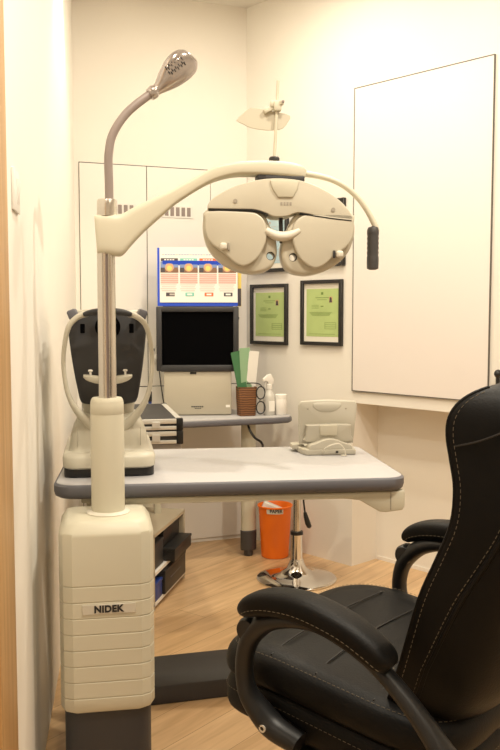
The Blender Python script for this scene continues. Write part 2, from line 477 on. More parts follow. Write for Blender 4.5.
bmesh.ops.translate(bm, vec=(-.005, -.1200, .4910), verts=bm.verts); obj('lettering', bm, 'steel_text', np_, smooth=False)
bm = bmesh.new(); loft(bm, [orow(bw, bd, 0, .009), orow(bw, bd, .236, .009)]); obj('pedestal', bm, 'eqbase', U)
bm = bmesh.new()
prism_z(bm, rrect(.155, .44, .01, 3, .005, .30), 0, .052, .004)
foot = obj('foot_spine', bm, 'eqbase', U)
bm = bmesh.new(); rbox(bm, (0, 0, .030), (.60, .235, .060), .006, 2)
bp_ = obj('base_plate', bm, 'eqbase', U, loc=(.335, .535, 0), rot=(0, 0, R(5)))
bm = bmesh.new(); lathe(bm, [(.036, .986-.686), (.041, .300-.012), (.0418, .262), (.041, .2605), (.041, .259), (.0414, .257), (.0414, 0), (0, 0)], 40, c=(-.002, 0, .688))
lathe(bm, [(0, .3), (.032, .3), (.038, .2985), (.0405, .292)], 40, c=(-.002, 0, .687))
sl = obj('sleeve', bm, 'cream', U)
bm = bmesh.new(); lathe(bm, [(.041, 0), (.054, 0), (.055, .003), (.052, .006), (.041, .008)], 40, c=(-.002, 0, .698)); obj('sleeve_ring', bm, 'cream_l', sl)
# fluted steel pole
fl = []
for k in range(64):
    a = 2*PI*k/64; g = (k % 16)
    g = k % 16; rr = .0220-(.0045 if g in (0, 1) else 0)-(.0016 if g in (5, 12) else 0)
    fl.append((rr*math.cos(a), rr*math.sin(a)))
bm = bmesh.new(); loft(bm, [[(x, y, z) for x, y in fl] for z in (.975, 1.36)]); pole = obj('pole', bm, ['pole', 'stem'], U, angle=25)
for p_ in pole.data.polygons:
    if len(p_.vertices) == 4 and math.hypot(p_.center.x, p_.center.y) < .0205: p_.material_index = 1
# arm with bracket
pairs = [((94.3, 217), (96.6, 253)), ((96, 215.4), (98, 254.3)), ((108, 214.6), (108, 255.4)), ((119, 215), (118, 256.6)), ((127, 211.5), (123.5, 254.2)), ((135, 207), (131, 245.5)), ((151, 199.6), (145, 231)),
         ((168, 192), (162, 216)), ((180, 186), (174, 205.5)), ((192, 179.6), (188, 196)), ((204, 172.8), (200, 188.6)), ((214, 167.4), (211, 183)), ((225, 164.6), (223, 179)), ((237, 162.9), (236, 176.6)), ((256, 162), (256, 176.4)),
         ((276, 162.2), (276, 177.6)), ((292, 164), (291, 178.8)), ((301, 167), (300, 179.2)), ((305.5, 170.5), (304.5, 178))]
wd = [.017, .0235, .0275, .0265, .0245, .0235, .0225, .0225, .0225, .023, .024, .026, .028, .030, .031, .031, .030, .026, .016]
rows = [(a[0], a[1], b[0], b[1], w) for (a, b), w in zip(pairs, wd)]
rows = cr(rows, 3)
secs = []
for (x0, y0, x1, y1, w) in rows:
    A = Vector((ax(x0), 0, az(y0, x0))); Bq = Vector((ax(x1), 0, az(y1, x1)))
    mid = (A+Bq)/2; v = (A-Bq)/2; hgt = v.length; v.normalize()
    s = []
    for k in range(28):
        a = 2*PI*k/28; c, sn = math.cos(a), math.sin(a); e = .42
        yy = math.copysign(abs(c)**e, c)*w; vv = math.copysign(abs(sn)**e, sn)*hgt
        s.append(mid+v*vv+Vector((0, yy, 0)))
    secs.append(s)
bm = bmesh.new(); loft(bm, secs); arm = obj('arm', bm, 'cream', U, angle=50)
arm_rot = R(-2)
arm.rotation_euler = (0, 0, arm_rot)
bm = bmesh.new(); rbox(bm, (ax(283), 0, az(180.4, 283)), (.100, .054, .016), .003); rbox(bm, (ax(268), 0, az(179.0, 268)), (.06, .05, .014), .002)
obj('adapter_plate', bm, 'dgrey', arm)
ht = cr([(ax(302), 0, az(173.5, 302)), (ax(311), 0, az(174.6, 311)), (ax(322), -.002, az(177, 322)), (ax(334), -.004, az(181, 334)), (ax(346), -.006, az(188, 346)), (ax(357), -.008, az(198, 357)), (ax(366), -.010, az(210.5, 366)), (ax(373), -.012, az(224, 373)), (ax(376.2), -.012, az(232, 376.2))], 5)
bm = bmesh.new(); tube(bm, ht, [.0085-.001*min(1, i/8) for i in range(len(ht))], 14); h_ = obj('handle_tube', bm, 'cream', arm)
bm = bmesh.new(); lathe(bm, [(.003, .004), (.0125, 0), (.0150, -.008)]+[(.0150-(.0011 if k % 2 else 0), -.016-.006*k) for k in range(11)]+[(.0150, -.086), (.0145, -.104), (.008, -.107), (0, -.107)], 24, c=(ax(372), -.012, az(228, 372)), sx=1, sy=1.25)
obj('grip', bm, 'gripm', h_)

# examination lamp standing in the bracket
LP = thing('examination_lamp', 'taupe gooseneck lamp with slotted head rising from the cream column', 'lamp', (-.354, 2.13, 1.44), R(8))
def lz(py): return (az(py-1)-1.2)*(1+.013*max(0, 190-py)/110)-.24
bm = bmesh.new(); lathe(bm, [(.0245, -.006), (.0245, .004), (.0252, .008), (.0245, .030), (.0232, .034), (.012, .0345)], 32, c=(.004, 0, 0)); obj('collar', bm, 'pole', LP)
LX = ax(109.2)
st = cr([(LX, 0, .02), (LX, 0, lz(185)), (ax(108.8), 0, lz(165)), (ax(109.4), 0, lz(154)), (ax(112), .002, lz(140)), (ax(118), .005, lz(127.5)), (ax(127), .010, lz(115)), (ax(138), .015, lz(104.5)), (ax(152), .022, lz(93.5))], 6)
bm = bmesh.new(); tube(bm, st, .0105, 18); obj('stem', bm, 'stem', LP)
# head: swept ellipses along an oblique axis
a0 = Vector((ax(150.5), .021, lz(95))); a1 = Vector((ax(198), .042, lz(56)))
axis = (a1-a0).normalized(); tl = (a1-a0).length
perp = Vector((0, 1, 0)); perp = (perp-axis*perp.dot(axis)).normalized()
sidev = axis.cross(perp)
if sidev.z < 0: sidev = -sidev
twist = R(28)
wv = sidev*math.cos(twist)-perp*math.sin(twist); tv = sidev*math.sin(twist)+perp*math.cos(twist)
prof = [(0, .0125, .0125), (.015, .0155, .0150), (.10, .0165, .0155), (.13, .0140, .0135), (.20, .0160, .0145), (.35, .0265, .0185), (.50, .0345, .0200), (.66, .0385, .0200), (.80, .0370, .0175), (.91, .0290, .0140), (.97, .0145, .009), (1.0, .003, .003)]
prof = cr(prof, 3)
bm = bmesh.new()
loft(bm, [[a0+axis*(t*tl)+wv*((w-.0150)*.42 if t > .13 else 0)+wv*(w*math.cos(2*PI*k/28))+tv*(d*math.sin(2*PI*k/28)) for k in range(28)] for t, w, d in prof])
hd = obj('lamp_head', bm, 'lamp', LP, angle=50)
bm = bmesh.new()
for k in range(10):
    t = .44+.034*k
    w = .0345; dd = .0202
    for q in range(2):
        b_ = .35 if q == 0 else .72
        cpos = a0+axis*(t*tl)+wv*(.0080+w*(b_-.12*(k % 2)))-tv*(dd*math.sqrt(max(.05, 1-(b_-.12*(k % 2))**2))-.0006)
        Mx = Matrix((axis, wv, tv)).transposed().to_4x4()
        rbox(bm, cpos, (.0028, .0085, .003), .0006, 1, rot=Mx)
obj('vent_slots', bm, 'dgrey', hd)
bm = bmesh.new()
loft(bm, [[a0+axis*(t*tl)+wv*(.006+w*.76*math.cos(2*PI*k/24))+tv*(d*.80*math.sin(2*PI*k/24)+.0048) for k in range(24)] for t, w, d in cr([(.40, .004, .003), (.46, .020, .016), (.60, .029, .018), (.76, .029, .017), (.88, .022, .013), (.93, .004, .004)], 3)])
obj('lens', bm, 'clear', hd)

# ------------------------------------------------------------------ phoropter
PH = thing('phoropter', 'beige phoropter lens head with two round lens discs hanging below the arm', 'phoropter', (.070, 2.215, 1.4105), R(3))
def fx(px): return (px-277)*.00258
def fz(py): return (228-py)*.00248
def fo(pts): return [(fx(a), fz(b)) for a, b in pts]
top = cr([(208, 210), (208.5, 206), (213, 200), (222, 194), (234, 188), (246, 184), (258, 181.3), (270, 180), (282, 180), (296, 181.6), (308, 185), (319, 190), (329, 196.2), (338, 203.8), (344, 210.5), (348, 217), (348, 220.4)], 3)
botm = cr([(348, 220.6), (330, 218.8), (311, 216), (297, 213.5), (291, 214.5), (283, 217.2), (272, 217.4), (266, 215), (258, 212), (250, 210.6), (230, 210.4), (208.4, 210.2)], 3)
bm = bmesh.new(); prism(bm, fo(top+botm[1:-1]), -.058, .034, .011, 3); hou = obj('housing', bm, 'phor', PH, angle=45)
bm = bmesh.new(); prism(bm, fo([(209, 210.5), (250, 210.8), (258, 212.2), (266, 215), (266, 216.4), (258, 213.4), (250, 212), (209, 211.8)]), -.0585, .030, 0)
obj('seam', bm, 'black', hou); bm = bmesh.new()
prism(bm, fo([(297, 213.8), (311, 216.2), (330, 219), (347, 220.8), (347, 222), (330, 220.2), (311, 217.4), (297, 215)]), -.0585, .030, 0)
obj('seam', bm, 'black', hou)
bm = bmesh.new()
prism(bm, fo([(268, 182.2), (296, 182.2), (294.5, 190), (290, 198.6), (275.5, 198.6), (270, 190)]), -.0625, -.050, .003, 2)
obj('mount_panel', bm, 'cream', hou)
bm = bmesh.new()
for k in range(4): rbox(bm, (fx(279+k*2.9), -.0583, fz(205)), (.0052, .0008, .0085), .0003, 1)
obj('emblem', bm, 'phor_d', hou)
for (sx, sy) in ((234.5, 202.5), (329, 210.5)):
    t = bmesh.new(); lathe(t, [(0, 0), (.0052, 0), (.0052, .0022), (0, .0022)], 18)
    bmesh.ops.transform(t, matrix=Matrix.Translation((fx(sx), -.0575, fz(sy))) @ Matrix.Rotation(R(90), 4, 'X'), verts=t.verts)
    obj('screw', t, 'phor_d', hou)
bm = bmesh.new(); rbox(bm, (fx(282), 0, fz(180.5)), (.062, .05, .012), .003); obj('neck', bm, 'dgrey', PH)
body_l = cr([(206.5, 211), (203.7, 220), (203.2, 230), (205, 240), (209, 250), (216, 259), (225, 266), (235, 271), (246, 274), (256, 274), (266, 271), (272, 265), (275, 256), (275.2, 247), (274, 240), (271, 232), (267, 223), (263, 215), (256, 210.6), (230, 208)], 3, True)
cov_l = cr([(208.2, 212.2), (205.2, 222), (205.4, 232), (208, 240), (213, 246.5), (220, 251.5), (227, 257.5), (233.5, 263.5), (242, 267.2), (249.5, 264.5), (256.5, 258.5), (261.3, 250), (264.6, 240), (264.9, 230), (262.5, 221.5), (257, 215.8), (248, 213)], 3, True)
def mir(pts, dy): return [(554.6-a, b+dy) for a, b in pts][::-1]
for side, (bo, cv, hx, hy, kx, ky, dy) in {'l': (body_l, cov_l, 269.0, 256.4, 223, 247.5, 0), 'r': (mir(body_l, 1.6), mir(cov_l, 2.0), 291.0, 257.6, 335.5, 255, 1.6)}.items():
    bm = bmesh.new(); prism(bm, fo(bo), -.044, .030, .010, 3)
    e = obj('lens_housing', bm, 'phor', PH, angle=45)
    t = bmesh.new(); lathe(t, [(0, -.1), (.0108, -.1), (.0108, .1), (0, .1)], 24)
    bmesh.ops.transform(t, matrix=Matrix.Translation((fx(hx), 0, fz(hy))) @ Matrix.Rotation(R(90), 4, 'X'), verts=t.verts)
    cut(e, [t])
    bm = bmesh.new(); tube(bm, [(fx(hx)+.0108*math.cos(2*PI*k/24), -.030, fz(hy)+.0108*math.sin(2*PI*k/24)) for k in range(24)], .0022, 6, ring=True)
    obj('eyepiece_ring', bm, 'dgrey', e)
    bm = bmesh.new(); prism(bm, fo(cv), -.058, -.040, .005, 3); cvo = obj('lens_cover', bm, 'phor', e, angle=45)
    bm = bmesh.new(); rbox(bm, (fx(kx), -.0625, fz(ky)), (.018, .013, .018), .0055, 3); obj('knob', bm, 'cream_l', cvo)
    bm = bmesh.new(); rbox(bm, (fx(kx)+(-.014 if side == 'r' else .013), -.0605, fz(ky)), (.006, .006, .019), .001, 1); obj('knob_slot', bm, 'dgrey' if side == 'r' else 'phor_d', cvo)
nb = cr([(264, 231), (270, 234.6), (276, 236.8), (283, 237), (290, 235), (297, 231)], 4)
bm = bmesh.new(); tube(bm, [(fx(a), -.052, fz(b)) for a, b in nb], [.0085+.0040*math.sin(PI*i/(len(nb)-1)) for i in range(len(nb))], 14); obj('nose_bridge', bm, 'cream_l', PH)
bm = bmesh.new(); tube(bm, [(fx(279.5), -.02, fz(214)), (fx(279.5), -.025, fz(226)), (fx(280), -.03, fz(243))], .0052, 12); obj('adjuster_rod', bm, 'dgrey', PH)
bm = bmesh.new(); lathe(bm, [(0, 0), (.012, 0), (.0135, .003), (.0135, .013), (.011, .016), (0, .016)], 24, c=(fx(274), .01, fz(160.6)))
obj('rod_knob', bm, 'dgrey', PH)
bm = bmesh.new(); tube(bm, [(fx(274), .01, fz(158)), (fx(277.6), .01, fz(77.5))], .0040, 12); rod = obj('near_point_rod', bm, 'cream', PH)
bm = bmesh.new()
prism(bm, fo(cr([(236.8, 117.2), (243, 110.5), (250.4, 104.4), (263, 105.3), (271, 107.2), (281, 109), (290.4, 111.6), (288, 118), (284, 123.4), (279, 126), (266.4, 126.8), (250.4, 124.4), (244, 121)], 2, True)), -.002, .002, .0008, 1)
obj('near_point_card', bm, 'phor', rod, loc=(0, .018, 0))
bm = bmesh.new()
rbox(bm, (fx(277), .010, fz(103)), (.020, .022, .026), .004); rbox(bm, (fx(269), .012, fz(106)), (.030, .012, .012), .003, rot=Matrix.Rotation(R(-25), 4, 'Y'))
rbox(bm, (fx(281), .004, fz(100)), (.010, .018, .012), .003); rbox(bm, (fx(272), .010, fz(101)), (.012, .016, .016), .004)
obj('rod_clamp', bm, 'cream', rod)
bm = bmesh.new(); rbox(bm, (fx(282), -.003, fz(99.5)), (.007, .008, .007), .002); obj('clamp_screw', bm, 'stem', rod)

# ------------------------------------------------------------------ instrument table
TA = R(7)
TO = Vector((-.040, 2.264, 0))      # front edge middle
IT = thing('instrument_table', 'long pale topped instrument table with thick grey rounded edge beside the column', 'table', TO, TA)
tw, td = .957, .575
out = rrect(tw, td, .055, 8, 0, td/2)
def ins(o, d):
    return [(x*(1-2*d/tw), (y-td/2)*(1-2*d/td)+td/2) for x, y in o]
bm = bmesh.new(); prism_z(bm, ins(out, .006), .738, .7500, .003, 2); tt = obj('tabletop', bm, 'top', IT)
bm = bmesh.new()
secs = [[(x, y, z) for x, y in ins(out, d)] for d, z in ((.010, .7485), (.004, .7480), (0, .744), (0, .728), (.003, .716), (.010, .711), (.03, .711))]
loft(bm, secs); obj('edge_band', bm, 'mgrey', IT, angle=50)
# beam below the top with a drooping end block
bm = bmesh.new()
rbox(bm, (.02, td/2+.02, .699), (tw-.10, td-.09, .024), .004)
obj('underframe', bm, 'cream', IT)
bm = bmesh.new()
ol = [(-.30, .709), (.471, .709), (.473, .70), (.472, .664), (.466, .655), (.420, .650), (.402, .652), (.345, .686), (.30, .691), (-.30, .691)]
prism(bm, ol, .016, .075, .004, 2)
eb = obj('end_bracket', bm, 'cream', IT)
bm = bmesh.new(); rbox(bm, (.432, .0155, .682), (.0016, .003, .050), 0); obj('seam', bm, 'phor_d', eb)
bm = bmesh.new(); rbox(bm, (-.352, .30, .371), (.10, .26, .634), .008); obj('support_post', bm, 'cream', IT)
bm = bmesh.new(); rbox(bm, (.15, .25, .680), (.13, .16, .016), .003); obj('slide_rail', bm, 'black', IT)
bm = bmesh.new(); rbox(bm, (-.07, .10, .684), (.08, .06, .010), .002); obj('slide_lock', bm, 'black', IT)

# ------------------------------------------------------------------ autorefractor
AR = thing('autorefractor', 'ivory autorefractor with dark face shield and cream headrest on instrument table', 'eye tester', (-.381, 2.308, .7502), R(9.5))
s = .00267
def rx(px): return (px-108.5)*s
def rz_(py): return (476.5-py)*.00271
bm = bmesh.new(); prism_z(bm, rrect(.245, .38, .03, 5, 0, .205), 0, .028, .003); obj('plinth', bm, 'black', AR)
bm = bmesh.new()
loft(bm, cr([0]*0 or [(0,)]*1, 1) and [[(x, y, z) for x, y in rrect(w, d, r, 6, 0, cy)] for w, d, r, cy, z in ((.240, .39, .035, .205, .024), (.250, .41, .04, .205, .029), (.252, .412, .04, .205, .054), (.244, .40, .04, .208, .063), (.215, .37, .04, .212, .066))])
obj('base', bm, 'ark', AR, angle=50)
bm = bmesh.new()
nk = cr([(.226, .27, .05, .17, .064), (.218, .25, .05, .17, .074), (.210, .235, .05, .17, .110), (.186, .22, .05, .175, .140), (.172, .205, .05, .18, .155), (.15, .17, .05, .18, .162)], 3)
loft(bm, [[(x, y, z) for x, y in rrect(w, d, r, 6, 0, cy)] for w, d, r, cy, z in nk]); nko = obj('chin_column', bm, 'ark', AR, angle=50)
for q in (-1, 1):
    bm = bmesh.new(); rbox(bm, (q*.086, .0535, .105), (.0012, .004, .05), 0)
    obj('seam', bm, 'phor_d', nko)
# measuring head behind the shield
bm = bmesh.new()
hb = [(.14, .14, .15), (.16, .18, .22), (.19, .26, .30), (.205, .27, .40), (.20, .26, .442), (.17, .22, .456)]
loft(bm, [[(x, y, z) for x, y in rrect(w, d, .04, 5, 0, .135+d/2)] for w, d, z in cr(hb, 3)]); mh = obj('measuring_head', bm, 'ark', AR, angle=50)
bm = bmesh.new()
sh = cr([(67.5, 325), (70, 318), (78, 312.5), (92, 310), (108.5, 309.5), (125, 310), (139, 312.5), (147, 318), (149, 325), (147.5, 345), (144.5, 370), (141, 392), (138.5, 402), (133, 406), (108.5, 408), (84, 406), (79, 402), (76.5, 392), (72.5, 370), (69, 345)], 3, True)
prism(bm, [(rx(a), rz_(b)) for a, b in sh], .118, .150, .006, 2); shd = obj('face_shield', bm, 'bezel', AR, angle=45)
for q in (82.4, 133.2):
    bm = bmesh.new(); rbox(bm, (rx(q), .117, rz_(327.5)), (.0125, .003, .026), .0008, 1)
    obj('sensor_window', bm, 'screen', shd)
t = bmesh.new(); lathe(t, [(0, 0), (.022, 0), (.026, .004), (.034, .006), (.035, .010), (.035, .02), (0, .02)], 32)
bmesh.ops.transform(t, matrix=Matrix.Translation((rx(108.5), .126, rz_(326))) @ Matrix.Rotation(R(90), 4, 'X'), verts=t.verts); obj('lens_barrel', t, 'screen', shd)
for q in (-1, 1):
    bm = bmesh.new(); rbox(bm, (q*.095, .12, rz_(313)), (.026, .12, .028), .006, 2, rot=Matrix.Rotation(R(q*22), 4, 'Y')); obj('head_cheek', bm, 'mgrey', mh)
for q in (-1, 1):
    pth = [(108.5+q*1, 310.0, .0115), (96.5, 310.6, .0115), (86.5, 312.4, .0115), (77, 316.5, .0105), (69.5, 325, .0098), (65.5, 340, .0088), (63.6, 358, .0082), (64.3, 374, .0082), (67, 390, .0090), (71.5, 402, .0105), (78, 412.5, .0125), (87, 423, .0150), (97, 432, .0165)]
    pp = cr([((108.5+q*(108.5-a)) if i else 108.5, b, r) for i, (a, b, r) in enumerate(pth)], 4)
    bm = bmesh.new(); tube(bm, [(rx(a), .045+.03*max(0, (b-405)/30), rz_(b)) for a, b, r in pp], [r*(.74+.26*max(0, (b-400)/32)) for a, b, r in pp], 14, ell=(1, 1.0), up=(0, 1, 0))
    obj('headrest_frame', bm, 'ark', AR, angle=60)
bm = bmesh.new(); fp = cr([(84, 313.2), (92, 311.2), (100, 310.4), (108.5, 310), (117, 310.4), (125, 311.2), (133, 313.2)], 4)
tube(bm, [(rx(a), .034, rz_(b)) for a, b in fp], [.0045+.0062*math.sin(PI*i/(len(fp)-1))**.5 for i in range(len(fp))], 12, up=(0, 1, 0)); obj('forehead_rest', bm, 'dgrey', AR)
bm = bmesh.new()
prism(bm, [(rx(a), rz_(b)) for a, b in cr([(83.5, 373.5), (96, 374.5), (108.5, 375.5), (121, 374.5), (132.5, 373.5), (130, 378), (122, 381.5), (108.5, 383), (95, 381.5), (86, 378)], 2, True)], .010, .055, .004, 2); ch = obj('chinrest', bm, 'ark', AR, angle=50)
bm = bmesh.new(); tube(bm, [(0, .05, rz_(381)), (0, .058, .15)], .010, 14); obj('chinrest_post', bm, 'ark', ch)
for q in (90.5, 125.5):
    bm = bmesh.new(); lathe(bm, [(0, -.014), (.003, -.014), (.003, .001), (.006, .002), (.0065, .005), (.004, .007), (0, .007)], 14, c=(rx(q), .022, rz_(370.5))); obj('pin', bm, 'white', ch)

# ------------------------------------------------------------------ folded control console
CO = thing('control_console', 'small cream control console with raised lid on right end of instrument table', 'control box', (.2545, 2.684, .7502), R(6))
bm = bmesh.new()
prism_z(bm, [(-.078, 0), (.080, 0), (.087, .06), (.083, .165), (-.098, .165), (-.094, .06)], 0, .018, .004)
bs = obj('base', bm, 'cons', CO)
bm = bmesh.new()
ol = cr([(-.070, .016), (-.066, .030), (-.045, .037), (-.022, .046), (0, .050), (.022, .046), (.045, .037), (.066, .030), (.072, .016)], 3)
prism(bm, ol, .004, .055, .004, 2); obj('battery_cover', bm, 'cons', bs)
bm = bmesh.new(); rbox(bm, (.020, -.0005, .010), (.008, .003, .006), .0005, 1); obj('socket', bm, 'black', bs)
bm = bmesh.new(); rbox(bm, (-.092, .10, .016), (.040, .055, .016), .004); obj('side_key', bm, 'cons', bs)
bm = bmesh.new(); prism(bm, cr([(-.070, .035), (.072, .035), (.074, .055), (.071, .084), (.062, .091), (-.060, .091), (-.068, .084), (-.072, .055)], 2, True), .040, .070, .006, 2); hg = obj('hinge_block', bm, 'cons', CO, angle=45)
bm = bmesh.new(); rbox(bm, (0, .040, .074), (.056, .012, .034), .003); obj('hinge_clip', bm, 'phor', hg)
bm = bmesh.new(); lo = [(-.090, -.012), (.086, -.012), (.100, .110), (.094, .124), (.0, .129), (-.085, .124), (-.092, .110)]
prism(bm, lo, 0, .020, .005, 2)
for q in (-.062, .062): rbox(bm, (q, -.0005, .100), (.006, .002, .004), .0005, 1, mi=1)
rbox(bm, (0, -.0005, .100), (.024, .002, .007), .0005, 1, mi=1)
prism(bm, cr([(-.045, .118), (.045, .118), (.032, .095), (.0, .089), (-.032, .095)], 2, True), -.002, .004, .001, 1)
obj('display_lid', bm, ['cons', 'phor_d'], CO, loc=(0, .062, .040), rot=(R(-3), 0, 0), angle=45)
bm = bmesh.new(); cb = cr([(-.026, -.003, .008), (-.022, -.018, .024), (.0, -.022, .036), (.024, -.020, .038), (.040, -.016, .020), (.043, -.014, .0022), (.030, -.020, .0022), (.046, -.024, .0022)], 6)
tube(bm, cb, .0021, 8); obj('cable', bm, 'cream_l', CO)

# ------------------------------------------------------------------ far side table (with a return along the left wall)
SA = math.atan2(4.14-3.908, .199+.306)
STP = Vector((-.0535, 4.024, 0))
ST = thing('side_table', 'grey-edged side table with rounded end below the monitor at the back wall', 'table', STP, BA)
# front edge outline in table coordinates
ol = [(.26, .03), (.275, .06), (.262, .12), (.22, .20), (.13, .40), (.06, .43), (-.72, .43), (-.40, -.10), (-.38, -.02)]
def st_out(d=0.0):
    p = [(-.56, .385), (-.56, .02), (-.30, .02), (.05, .008), (.19, .003), (.262, .012), (.290, .045), (.286, .095), (.235, .17), (.16, .30), (.105, .385)]
    return p
pts = cr(st_out(), 1, False)
bm = bmesh.new(); prism_z(bm, st_out(), .688, .700, .003, 2); obj('tabletop', bm, 'top', ST)
bm = bmesh.new(); prism_z(bm, [(x*1.012-.001, y-.004 if y < .1 else y) for x, y in st_out()], .664, .697, .012, 4); obj('edge_band', bm, 'mgrey', ST, angle=50)
for lx in (.100, -.42):
    lg = bmesh.new(); lathe(lg, [(.030, .665), (.030, .125), (0, .125)], 24, c=(lx, .13, 0), sx=1.25, sy=.8); lo_ = obj('leg', lg, 'cream', ST)
    lg = bmesh.new(); lathe(lg, [(0, .03), (.033, .03), (.034, .035), (.034, .125), (.030, .128)], 24, c=(lx, .13, 0), sx=1.2, sy=.85); lathe(lg, [(0, 0), (.020, 0), (.022, .006), (.022, .03)], 20, c=(lx, .13, 0)); obj('foot', lg, 'gripm', lo_)
# return wing
RT = thing('return_desk', 'narrow pale desk wing beneath the stacked silver cases behind the table', 'table', (-.505, 3.53, 0), R(12))
bm = bmesh.new(); rbox(bm, (0, -.04, .687), (.36, .56, .026), .004); obj('tabletop', bm, 'top', RT)
for lx, ly in ((-.14, -.28), (-.14, .20), (.14, .20), (.02, -.28)):
    bm = bmesh.new(); rbox(bm, (lx, ly, .337), (.03, .03, .674), .003); obj('leg', bm, 'cream', RT)

# ------------------------------------------------------------------ low open cabinet with black boxes
CD = Vector((-.294+.384, 3.82-3.367, 0)); CAang = math.atan2(CD.y, CD.x)
CA = thing('low_cabinet', 'low white open shelf unit under the tables behind the column', 'shelf unit', (-.384, 3.367, 0), CAang-R(90))
cd, cw, chh = CD.length, .27, .315
for z, nm in ((.025, 'bottom_shelf'), (.148, 'middle_shelf'), (chh-.009, 'top_panel')):
    bm = bmesh.new(); rbox(bm, (-cw/2, cd/2, z), (cw, cd, .016), .001, 1); obj(nm, bm, 'cab' if nm == 'top_panel' else 'white', CA)
for y, nm in ((.008, 'side_panel'), (cd-.008, 'side_panel')):
    bm = bmesh.new(); rbox(bm, (-cw/2, y, chh/2), (cw, .016, chh), .001, 1); obj(nm, bm, 'cab', CA)
bm = bmesh.new(); rbox(bm, (-cw+.005, cd/2, chh/2), (.010, cd-.034, chh-.004), 0); obj('back_panel', bm, 'white', CA)
def ca(x, y, z): return CA.matrix_world @ Vector((x, y, z))
bpy.context.view_layer.update()
def cbox(name, label, x0, x1, y0, y1, z0, z1, m, extra=None):
    c = ca((x0+x1)/2, (y0+y1)/2, z0)
    t = thing(name, label, 'box', c, CAang-R(90))
    bm = bmesh.new(); rbox(bm, (0, 0, (z1-z0)/2-.002), (x1-x0, y1-y0, z1-z0-.004), .003); obj('body', bm, m, t)
    bm = bmesh.new(); rbox(bm, (0, 0, z1-z0-.006), (x1-x0+.004, y1-y0+.004, .012), .002); obj('lid', bm, m, t)
    if extra:
        bm = bmesh.new(); rbox(bm, ((x1-x0)/2, 0, (z1-z0)*.5), (.002, (y1-y0)*.5, .004), 0); obj('stripe', bm, 'mgrey', t)
        bm = bmesh.new(); rbox(bm, (.0, .06, z1-z0+.0004), (.03, .03, .001), 0); obj('sticker', bm, 'lgrey', t); bm = bmesh.new(); rbox(bm, (.03, -.10, z1-z0+.0004), (.03, .02, .001), 0); obj('sticker', bm, 'lgrey', t)
    return t
cbox('storage_box', 'long black box on the bottom shelf of the low cabinet', -.22, .010, .12, .435, .034, .134, 'black', True)
cbox('storage_box', 'grey box at the near end of the middle shelf in the low cabinet', -.20, -.01, .03, .165, .157, .265, 'dgrey')
cbox('storage_box', 'wide black box jutting out from the middle shelf of low cabinet', -.22, .035, .18, .44, .157, .212, 'black')
cbox('storage_box', 'smaller black box on top of the jutting box in low cabinet', -.22, -.018, .19, .43, .213, .286, 'black')
cbox('storage_box', 'navy box at the near end of the bottom shelf in low cabinet', -.20, .0, .02, .112, .034, .110, 'navy')

# ------------------------------------------------------------------ silver cases
def case(name, label, loc, rz, w, d, h):
    t = thing(name, label, 'case', loc, rz)
    bm = bmesh.new(); rbox(bm, (0, d/2, h/2), (w-.006, d-.006, h), .002); bd_ = obj('shell', bm, 'casetop', t)
    bm = bmesh.new()
    for zz, hh in ((h-.009, .018), (.009, .014)):
        for sx in (-1, 1): rbox(bm, (sx*(w/2-.004), d/2, zz), (.010, d-.02, hh), .002)
        for yy in (.004, d-.004): rbox(bm, (0, yy, zz), (w-.02, .010, hh), .002)
    rbox(bm, (w/2-.012, d/2, h+.0002), (.020, d-.03, .0016), .0004, 1); rbox(bm, (-w/2+.012, d/2, h+.0002), (.020, d-.03, .0016), .0004, 1)
    obj('rails', bm, 'silver', t)
    for sx in (-1, 1):
        for yy in (.008, d-.008):
            bm = bmesh.new(); rbox(bm, (sx*(w/2-.010), yy, h/2+.001), (.026, .024, h+.003), .004, 2); obj('corner_guard', bm, 'black', t)
    bm = bmesh.new(); rbox(bm, (w/2-.10, -.003, h*.5), (.030, .006, h*.55), .001, 1); obj('latch', bm, 'silver', t)
    return t
C0 = (-.405, 3.205, .7005)
case('aluminium_case', 'flat silver edged case under the grey topped one on the desk wing', C0, R(12), .304, .56, .0495)
case('aluminium_case', 'grey topped silver case stacked uppermost behind the autorefractor', (C0[0], C0[1], C0[2]+.0535), R(12), .304, .56, .0430)

# ------------------------------------------------------------------ chart display: monitor on its box
MO = thing('chart_display', 'dark framed monitor on a beige projector box on the side table', 'monitor', (-.252, 4.140, .7002), R(3))
bm = bmesh.new(); rbox(bm, (0, .10, .110), (.325, .20, .212), .004); rbox(bm, (0, .10, .003), (.29, .17, .006), 0, mi=0)
bx = obj('projector_box', bm, 'beige', MO)
bm = bmesh.new(); rbox(bm, (-.022, -.001, .206), (.030, .006, .010), .001, 1); obj('latch', bm, 'black', bx)
bm = bmesh.new()
for k in range(6): rbox(bm, (-.028+k*.010, -.0008, .043), (.007, .0012, .006), 0)
for k in range(4): rbox(bm, (-.012+k*.008, -.0008, .034), (.005, .0012, .004), 0)
obj('emblem', bm, 'dgrey', bx)
bm = bmesh.new(); rbox(bm, (.145, -.0008, .045), (.020, .0014, .012), 0); obj('rating_label', bm, 'paper', bx)
MW, MH = .396, .310
bm = bmesh.new()
for q in (-1, 1):
    rbox(bm, (q*(MW/2-.0135), .02, .216+MH/2), (.027, .06, MH), .005)
    rbox(bm, (0, .02, .216+MH/2+q*(MH/2-.013)), (MW-.04, .06, .026 if q > 0 else .032), .005)
rbox(bm, (0, .035, .216+MH/2), (MW-.02, .03, MH-.02), .003)
mb = obj('bezel', bm, 'bezel', MO)
bm = bmesh.new(); rbox(bm, (0, -.002+.014, .2185+MH/2), (MW-.050, .010, MH-.040), 0); obj('screen', bm, 'screen', mb)
bm = bmesh.new(); rbox(bm, (MW/2, .02, .47), (.006, .014, .012), .001, 1); obj('side_knob', bm, 'black', mb)

